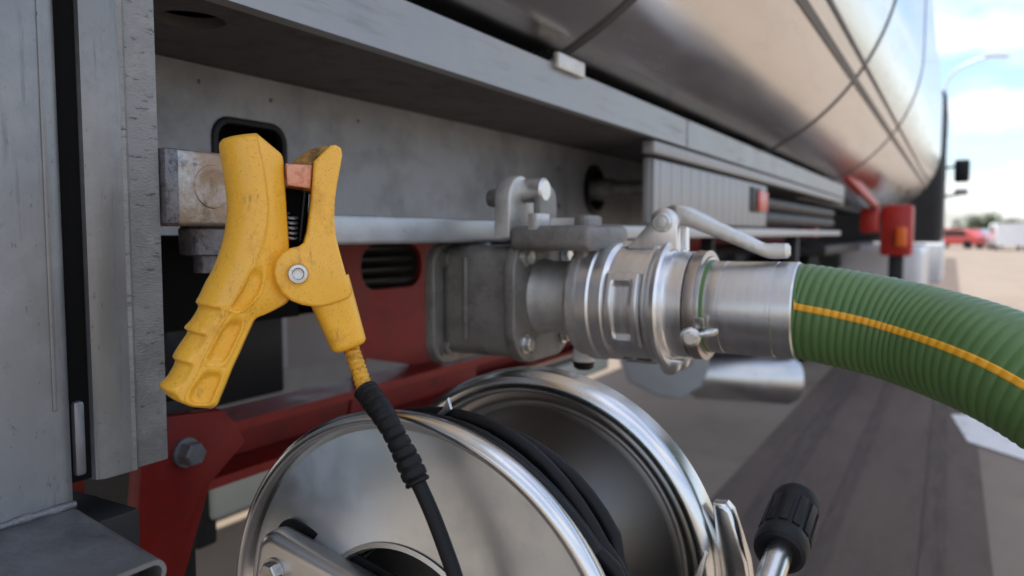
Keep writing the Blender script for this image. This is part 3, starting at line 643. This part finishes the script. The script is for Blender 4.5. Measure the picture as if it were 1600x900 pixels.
# front lever
pB = [(488, 257), (513, 233), (521, 232), (529, 237), (531, 247), (528, 266), (523, 292), (520, 315), (519, 343), (521, 369), (527, 394), (537, 430), (547, 455), (541, 464), (528, 470), (512, 475), (498, 477.5), (486, 477.5), (470, 475), (453, 468.5), (439, 457), (430, 442), (426.5, 426), (430, 408), (440, 396), (453, 388.5), (465, 386), (473, 380), (478, 362), (481, 340), (484, 315), (486, 290)]
g = MB(); Bz = .0215; Bz0 = -.013
g.plate([CP(u, v, Bz0) for u, v in pB], [], CNn * (Bz - Bz0), .0026, 4); lv = g.build('lever', 'yellow_rubber', gc, 30)
g = MB(); g.plate([CP(u, v, -.022) for u, v in ((455, 259), (464, 249), (484, 236), (507, 230.5), (520, 234), (512, 262), (505, 300), (474, 300))], [], CNn * .034, .003, 3); g.build('jaw', 'yellow_dirty', lv, 40)
# cable socket below the lever
sa, sb = CP(509, 440, .002), CP(546, 542, .000); ax_ = (sb - sa).normalized(); wdt = CNn.cross(ax_).normalized(); rows = []
LN = (sb - sa).length
for k in range(25):
    f = k / 24; c = sa.lerp(sb, f); wv = .0185 * (1 - f) + .0142 * f; dv = .0185 * (1 - f) + .0150 * f
    if k == 24: wv *= .86; dv *= .86
    ring = []
    for q in range(32):
        a = 2 * math.pi * (q + .5) / 32; e = .62; cc_, s_ = math.cos(a), math.sin(a)
        ring.append(c + wdt * (wv * math.copysign(abs(cc_) ** e, cc_)) + CNn * (dv * math.copysign(abs(s_) ** e, s_)))
    rows.append(ring)
rows.append([sb + ax_ * .0006 + (p - sb) * .8 for p in rows[-1]])
g = MB(); g.grid(rows, True); g.build('cable_socket', 'yellow_rubber', gc, 50)
g = MB(); g.plate([CP(u, v, -.010) for u, v in ((445.5, 258.5), (487, 261), (484, 298), (447.5, 293))], [], CNn * .024, .0015, 3); g.build('copper_jaw', 'copper', gc, 40)
g = MB(); g.plate([CP(u, v, -.012) for u, v in ((447, 285), (484, 292), (479, 384), (440, 395))], [], CNn * .004); g.build('inner_plate', 'black_void', gc)
g = MB(); g.plate([CP(u, v, -.004) for u, v in ((474, 296), (478, 297), (470, 378), (466, 378))], [], CNn * .012, .0006); g.build('jaw_edge', 'rubber', gc)
hpz = [CP(455 + 9 * math.cos(k * .5), 372 - k * .62 + 3 * math.sin(k * .5), .001 + .004 * math.sin(k * .5)) for k in range(60)]
g = MB(); g.tube(hpz, .0012, 8); g.build('spring', 'dark_bolt', gc)
c = CP(463.5, 428, Bz)
g = MB(); g.lathe(c, CNn, [(.0078, -.001), (.0078, .0018), (.0070, .0030), (.0047, .0032), (.0042, .0028), (.0040, .0010), (0, .0008)], 40, False); g.lathe(c, CNn, [(.0041, .0026), (.0031, .0024), (.0030, .0012), (0, .0011)], 6, False); g.build('pivot_bolt', 'steel_bolt', lv, 30)
g = MB(); g.lathe(c, CNn, [(.0095, -.001), (.0095, .0002), (.0088, .0006), (.0078, .0004)], 40, False); g.build('pivot_rim', 'yellow_rubber', lv)
# yellow cable stub, ribbed boot, black cable
s0_ = CP(547, 538, 0); s1_ = onY(574, 618, .456)
pts = [s0_.lerp(s1_, k / 40) for k in range(41)]
g = MB(); g.tube(pts, [.0062 + .00055 * math.sin(k * 1.75) for k in range(41)], 20); g.build('cable_stub', 'yellow_rubber_worn', gc, 80)
bp = resample(cat_spline([onY(570, 608, .4565), onY(600, 650, .452), onY(630, 705, .449), onY(654, 757, .4485)], 24), .0008)
nb = len(bp); br = []
for k in range(nb):
    f = k / (nb - 1); base = .0092 + .0006 * math.sin(f * 9); ph = (f * 10.5) % 1
    rb = 1 - sstep(0, .22, min(ph, 1 - ph)) if f > .04 else 0
    amp = .0004 + .0010 * sstep(.25, .6, f)
    r_ = base - amp * rb
    if f < .02: r_ += .0006
    if k in (0, nb - 1): r_ *= .9
    br.append(r_)
g = MB(); g.tube(bp, br, 32); g.build('boot', 'rubber', gc, 60)
kp = [onY(640, 728, .449), onY(657, 762, .449), onY(676, 805, .448), onY(695, 855, .446), onY(712, 905, .444), onY(724, 960, .442), onY(730, 1030, .44), onY(728, 1130, .445), onY(720, 1270, .46), V((-.34, .52, .53)), V((-.36, .56, .575))]
g = MB(); g.tube(cat_spline(kp, 12), .0058, 20); g.build('cable', 'rubber', gc, 80)

# ================================================================ CABLE REEL
RC = V((-.379, .487, .757)); RR = .200; RW = .226
rl = thing('cable_reel', (RC.x, .6, 0), 'stainless steel cable reel wound with black cable below the coupling', 'cable reel')
def flange(y, s):      # s=-1 front (outer face towards -Y), +1 back
    g = MB(); R_ = RR
    pr = [(.092, .013), (.176, .001), (R_ - .0155, .0005), (R_ - .0135, .003), (R_ - .011, .0075), (R_ - .008, .0098), (R_ - .004, .0095), (R_ - .001, .007), (R_, .003), (R_ - .001, -.004), (R_ - .004, -.008), (R_ - .008, -.009), (R_ - .012, -.007), (R_ - .016, -.004), (R_ - .024, -.003), (.172, -.003), (.092, .009)]
    g.lathe((0, 0, 0), V((0, s, 0)), pr + [pr[0]], 160, False); return g
ff = place('front_flange', flange(RC.y, -1).mesh('front_flange', 'disc_spun', 40), RC, rl)
fm = MB(); fm.lathe((RC.x, RC.y, RC.z), -ey, [(RR - .0155, .0010), (RR - .0138, .0036), (RR - .0113, .0081), (RR - .008, .0104), (RR - .004, .0101), (RR - .0006, .0074), (RR + .0006, .003), (RR - .0004, -.0042), (RR - .004, -.0088)], 160, False); fm.build('rim_bead', 'stainless', ff, 60)
YBk = RC.y + RW
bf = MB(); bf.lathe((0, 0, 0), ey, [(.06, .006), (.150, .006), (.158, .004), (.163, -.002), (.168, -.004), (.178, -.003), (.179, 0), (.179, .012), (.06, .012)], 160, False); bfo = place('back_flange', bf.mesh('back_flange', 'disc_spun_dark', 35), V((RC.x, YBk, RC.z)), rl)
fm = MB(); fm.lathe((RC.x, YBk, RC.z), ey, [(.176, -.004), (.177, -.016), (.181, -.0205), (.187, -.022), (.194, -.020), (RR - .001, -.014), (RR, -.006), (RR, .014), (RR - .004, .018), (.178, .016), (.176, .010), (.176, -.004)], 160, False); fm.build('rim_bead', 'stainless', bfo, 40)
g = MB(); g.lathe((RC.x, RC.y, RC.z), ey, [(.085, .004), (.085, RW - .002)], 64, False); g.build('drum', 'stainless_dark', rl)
g = MB(); g.lathe((RC.x, RC.y, RC.z), ey, [(.0945, -.0145), (.0905, -.0155), (.088, -.010), (.086, .02), (.05, .034), (.03, .034), (.028, .0), (0, .0)], 96, False); g.build('hub_dish', 'stainless_brushed', rl, 30)
# wound cable: layered loops
pts = []; lay = [(.185, [.508, .522, .536]), (.183, [.551]), (.171, [.508, .521, .534, .547, .560]), (.159, [.570, .558, .545, .532, .519, .508]), (.147, [.562, .55, .537, .524, .511]), (.134, [.512, .525, .538, .551, .564, .577]), (.121, [.577, .564, .551, .538, .525, .512]), (.108, [.512, .53, .55, .57, .59]), (.095, [.60, .58, .56, .54, .52])]
seq = [(r_, y) for r_, yy in lay for y in yy]
for i, ((r0_, y0_), (r1_, y1_)) in enumerate(zip(seq, seq[1:])):
    for k in range(64):
        f = k / 64; a = 2 * math.pi * f + .6; e = sstep(.0, 1, f); jr = .0022 * math.sin(2 * a + i * 2.3) + .0014 * math.sin(5 * a + i); r0_ += 0; r1j = (r1_ - r0_) * e + jr; pts.append(V((RC.x + (r0_ + r1j) * math.cos(a), y0_ + (y1_ - y0_) * e + .0030 * math.sin(3 * a + i * 1.7), RC.z + (r0_ + r1j) * math.sin(a))))
g = MB(); g.tube(pts, .0066, 12); g.build('cable_coil', 'rubber', rl, 80)
# cross arm in front of the front flange
a_, b_ = onY(418, 812, .452), onY(560, 893, .452)
du = (b_ - a_).normalized(); dn = V((du.z, 0, -du.x)); dn = dn if dn.z < 0 else -dn
corner = onY(404, 822, .452); ctr = corner + du * .21 + dn * .045
g = MB(); g.plate(rrect(V((ctr.x, .452, ctr.z)), du, dn, .21, .045, .020, 8), [], (0, .026, 0), .009, 5); arm = g.build('cross_arm', 'stainless_brushed', rl, 40)
g = MB(); g.plate(rrect(V((ctr.x, .4785, ctr.z)), du, dn, .214, .048, .022, 8), [], (0, .003, 0), .001, 2); g.build('arm_gasket', 'rubber', rl)
bb = bolt_mesh(.0095, .008, 'steel_bolt')
c = onY(428, 893, .4515); o = place('bolt', bb, V((c.x, .4518, c.z)), arm, rot=(0, 0, -math.pi / 2))
# clip at the back rim, and a bracket plate
c = onY(1140, 850, YBk + .01); 
g = MB(); bpx = [onY(*p, YBk - .002) for p in ((1112, 787), (1132, 789), (1142, 800), (1168, 880), (1180, 960), (1128, 960), (1120, 880))]
g.plate(bpx, [], (0, .020, 0), .004, 3); g.build('rim_bracket', 'stainless', rl, 40)
g = MB(); g.plate([onY(*p, .60) for p in ((1100, 862), (1104, 868), (1092, 915), (1070, 950), (1064, 946))], [], (0, .006, 0), .001); g.build('guide_finger', 'zinc', rl)
g = MB(); g.plate([onY(*p, .53) for p in ((699, 622), (704, 640), (690, 652), (672, 656), (690, 640))], [], (0, .004, 0), .0008); g.build('cable_catch', 'zinc', rl)
# crank with rubber grip, parallel to the axle
gp = onY(1218, 862, .70); CXk, CZk = gp.x, gp.z
gd = (onY(1249, 775, .79) - gp).normalized()
g = MB(); g.tube([gp - gd * .26, gp - gd * .05, gp + gd * .09], .0118, 24); cr_ = g.build('crank_rod', 'stainless', rl, 60)
g = MB(); gpf = [(.0125, .002), (.019, -.003), (.0225, -.001), (.0238, .004), (.0238, .014), (.0225, .017), (.0225, .060), (.0236, .063), (.0236, .076), (.022, .081), (.016, .083), (0, .083)]
g.lathe(gp, gd, gpf, 48); grip = g.build('crank_grip', 'rubber_matte', rl, 40)
e1, e2 = ortho(gd)
for k in range(12):
    a = 2 * math.pi * k / 12; rd = e1 * math.cos(a) + e2 * math.sin(a); tg = gd.cross(rd); g = MB()
    g.obox(gp + gd * .040 + rd * .0225, rd * .0016, tg * .0040, gd * .022, .0008, 2); g.build('grip_rib', 'rubber_matte', grip)
g = MB(); q = gp - gd * .25; hub = V((RC.x, q.y, RC.z)); dv = (hub - q); g.obox((q + hub) / 2, dv / 2 * 1.06, (0, .005, 0), dv.normalized().cross(ey) * .016, .003); g.build('crank_arm', 'stainless', rl)
g = MB(); g.lathe((RC.x, .43, RC.z), ey, [(.016, 0), (.016, RW + .10)], 32); g.build('axle', 'stainless', rl)
for y in (.448, RC.y + RW + .03):
    for sx in (-1, 1):
        g = MB(); g.tube([(RC.x, y, RC.z), (RC.x + sx * .16, y, .02)], .014, 16); g.build('stand_leg', 'stainless', rl)
for sx in (-1, 1):
    g = MB(); g.tube([(RC.x + sx * .16, .42, .02), (RC.x + sx * .16, RC.y + RW + .06, .02)], .018, 16); g.build('stand_foot', 'stainless', rl)

# ================================================================ TRACTOR UNIT far ahead
tu = thing('tractor_unit', (-1.5, 12.5, 0), 'white and dark grey tractor unit far ahead at the front of the tanker', 'truck')
g = MB(); g.box((-2.75, 11.9, .95), (-.17, 14.1, 3.05), .12, 4); g.build('cab', 'dark_panel', tu)
g = MB(); g.box((-2.76, 11.85, .42), (-.15, 14.15, .98), .05, 3); g.build('side_skirt', 'cab_white', tu)
g = MB(); g.box((-1.05, 8.3, .42), (-.27, 10.6, .98), .08, 4); g.build('fuel_tank', 'cab_white', tu)
g = MB(); g.box((-.172, 12.4, 1.75), (-.160, 13.5, 2.5), .004); g.build('side_window', 'glass_dark', tu)
mp = onY(1503, 272, 13.2); g = MB(); g.box((mp.x - .10, 13.1, mp.z - .12), (mp.x + .10, 13.28, mp.z + .21), .04, 3); mi = g.build('mirror', 'rubber', tu)
mp2 = onY(1503, 300, 13.2); g = MB(); g.box((mp.x - .09, 13.12, mp2.z - .045), (mp.x + .09, 13.27, mp2.z + .045), .03, 3); g.build('wide_mirror', 'plastic_grey', tu)
for z in (mp.z + .13, mp2.z - .03):
    g = MB(); g.tube([(-.2, 13.35, z - .03), (mp.x, 13.2, z)], .02, 10); g.build('mirror_arm', 'rubber', tu)
for x in (-.55, -2.45):
    for y in (9.4, 13.2):
        g = MB(); g.lathe((x - .15, y, .5), ex, [(.2, 0), (.47, .0), (.5, .04), (.5, .26), (.47, .3), (.3, .3), (.28, .24), (0, .24)], 36); g.build('wheel', 'rubber_matte', tu)
g = MB(); g.box((-2.0, 8.2, .75), (-1.0, 12.2, 1.0), .02); g.build('tractor_chassis', 'dark_panel', tu)

# ================================================================ BACKGROUND: lamp, cars, trees
lb = onY(1473, 365, 28.0); st_ = thing('street_lamp', (lb.x, 28, 0), 'pale street lamp with a curved arm rising behind the tanker', 'street lamp')
P_ = [V((lb.x, 28, 0)), onY(1473, 300, 28), onY(1473, 200, 28), onY(1475, 150, 28), onY(1483, 122, 28), onY(1500, 106, 28), onY(1522, 95, 28), onY(1548, 88, 28)]
P_ = cat_spline(P_, 6); g = MB(); g.tube(P_, [.055 - .02 * i / len(P_) for i in range(len(P_))], 14); g.build('pole', 'lamp_post', st_)
g = MB(); c = onY(1558, 87, 28); g.obox(c, RGT * .35, FWD * .10, UPV * .04, .03, 3); g.build('lamp_head', 'lamp_post', st_)
def car(px, Y, m, label, rot, L_=4.2, W_=1.75, H_=1.45, van=False):
    o = onY(px, 380, Y); t_ = thing('parked_car', (o.x, Y, 0), label, 'car', 'cars parked across the yard')
    M_ = Matrix.Translation(V((o.x, Y, 0))) @ Matrix.Rotation(rot, 4, 'Z')
    def tf(p): return M_ @ V(p)
    if van: side = [(-L_ / 2, .3), (-L_ / 2, H_ * .98), (L_ * .22, H_), (L_ * .36, H_ * .58), (L_ / 2, H_ * .5), (L_ / 2, .3)]
    else: side = [(-L_ / 2, .3), (-L_ / 2, .85), (-L_ * .42, .95), (-L_ * .30, H_ * .97), (-L_ * .05, H_), (L_ * .14, H_ * .93), (L_ * .27, .95), (L_ * .46, .8), (L_ / 2, .6), (L_ / 2, .3)]
    g = MB(); g.plate([tf((x, -W_ / 2, z)) for x, z in side], [], tf((0, W_, 0)) - tf((0, 0, 0)), .06, 3); g.build('body', m, t_)
    for sy in (-1, 1):
        zs = (H_ * .64, H_ * .92); wpts = [(-L_ * .30, zs[0]), (-L_ * .25, zs[1]), (L_ * .08, zs[1]), (L_ * .2, zs[0])]
        g = MB(); g.plate([tf((x, sy * (W_ / 2 + .005), z)) for x, z in wpts], [], tf((0, sy * .01, 0)) - tf((0, 0, 0))); g.build('side_window', 'glass_dark', t_)
        for x in (-L_ * .31, L_ * .31):
            g = MB(); g.lathe(tf((x, sy * (W_ / 2 - .18), .32)), tf((0, sy, 0)) - tf((0, 0, 0)), [(.1, 0), (.32, 0), (.32, .18), (.27, .2), (.2, .2), (0, .19)], 24); g.build('wheel', 'rubber_matte', t_)
    g = MB(); g.plate([tf((x, y, z)) for x, y, z in ((L_ * .15, -W_ * .4, H_ * .92), (L_ * .15, W_ * .4, H_ * .92), (L_ * .27, W_ * .43, .99), (L_ * .27, -W_ * .43, .99))], [], tf((.03, 0, .03)) - tf((0, 0, 0))); g.build('windscreen', 'glass_dark', t_)
car(1494, 66, 'car_red', 'red car parked far across the yard, nearest the tanker', R(150))
car(1540, 72, 'car_blue', 'blue grey car parked between the red and the white car', R(100))
car(1574, 62, 'car_white', 'white van parked far across the yard on the right', R(95), 4.6, 1.9, 1.8, True)
def tree(px, Y, h, r, label, name='bush_tree'):
    o = onY(px, 370, Y); t_ = thing(name, (o.x, Y, 0), label, 'tree', 'trees along the far edge of the yard')
    g = MB(); g.tube(cat_spline([V((o.x, Y, 0)), V((o.x + .1, Y, h * .35)), V((o.x - .1, Y, h * .8))], 5), [.22 - .015 * k for k in range(11)], 8)
    for k in range(6):
        a = k * 1.05; g.tube([V((o.x, Y, h * (.3 + .06 * k))), V((o.x + r * .7 * math.cos(a), Y + r * .7 * math.sin(a), h * (.55 + .06 * k)))], [.09, .02], 6)
    g.build('trunk', 'bark', t_)
    vs_, fs_ = [], []
    cl = [(V((o.x + random.gauss(0, r * .5), Y + random.gauss(0, r * .5), h * random.uniform(.4, .92))), r * random.uniform(.22, .42)) for _ in range(26)]
    for _ in range(2600):
        c, cr2 = random.choice(cl); d = V((random.gauss(0, 1), random.gauss(0, 1), random.gauss(0, .8))).normalized() * cr2 * random.uniform(.5, 1.05); p = c + d
        if p.z < .2: continue
        u_ = V((random.gauss(0, 1), random.gauss(0, 1), random.gauss(0, 1))).normalized(); v_ = ortho(u_)[0]; s_ = random.uniform(.10, .2); k = len(vs_)
        vs_ += [p - u_ * s_, p + v_ * s_ * .6, p + u_ * s_, p - v_ * s_ * .6]; fs_.append((k, k + 1, k + 2, k + 3))
    me = bpy.data.meshes.new('crown'); me.from_pydata(vs_, [], fs_); me.materials.append(MATS['leaf']); o2 = bpy.data.objects.new('crown', me); scene.collection.objects.link(o2); adopt(o2, t_)
tree(1530, 115, 3.4, 2.6, 'tallest bushy green tree behind the blue grey car')
tree(1548, 118, 2.7, 2.4, 'low green tree just right of the tallest far tree')
tree(1570, 120, 2.3, 2.4, 'low green tree behind the white van')
tree(1592, 118, 2.7, 2.6, 'green tree at the right edge of the yard')
tree(1505, 120, 2.1, 2.4, 'low green tree behind the red car')
g = MB(); g.obox(onZ(1486, 373, .0) * 1.0 + V((0, 20, 1.0)), RGT * 3.2, FWD * 1.5, V((0, 0, 1.3)), .05); wl = tag(g.build('storage_shed', 'orange_bright'), 'low orange brown shed behind the red car', 'shed')
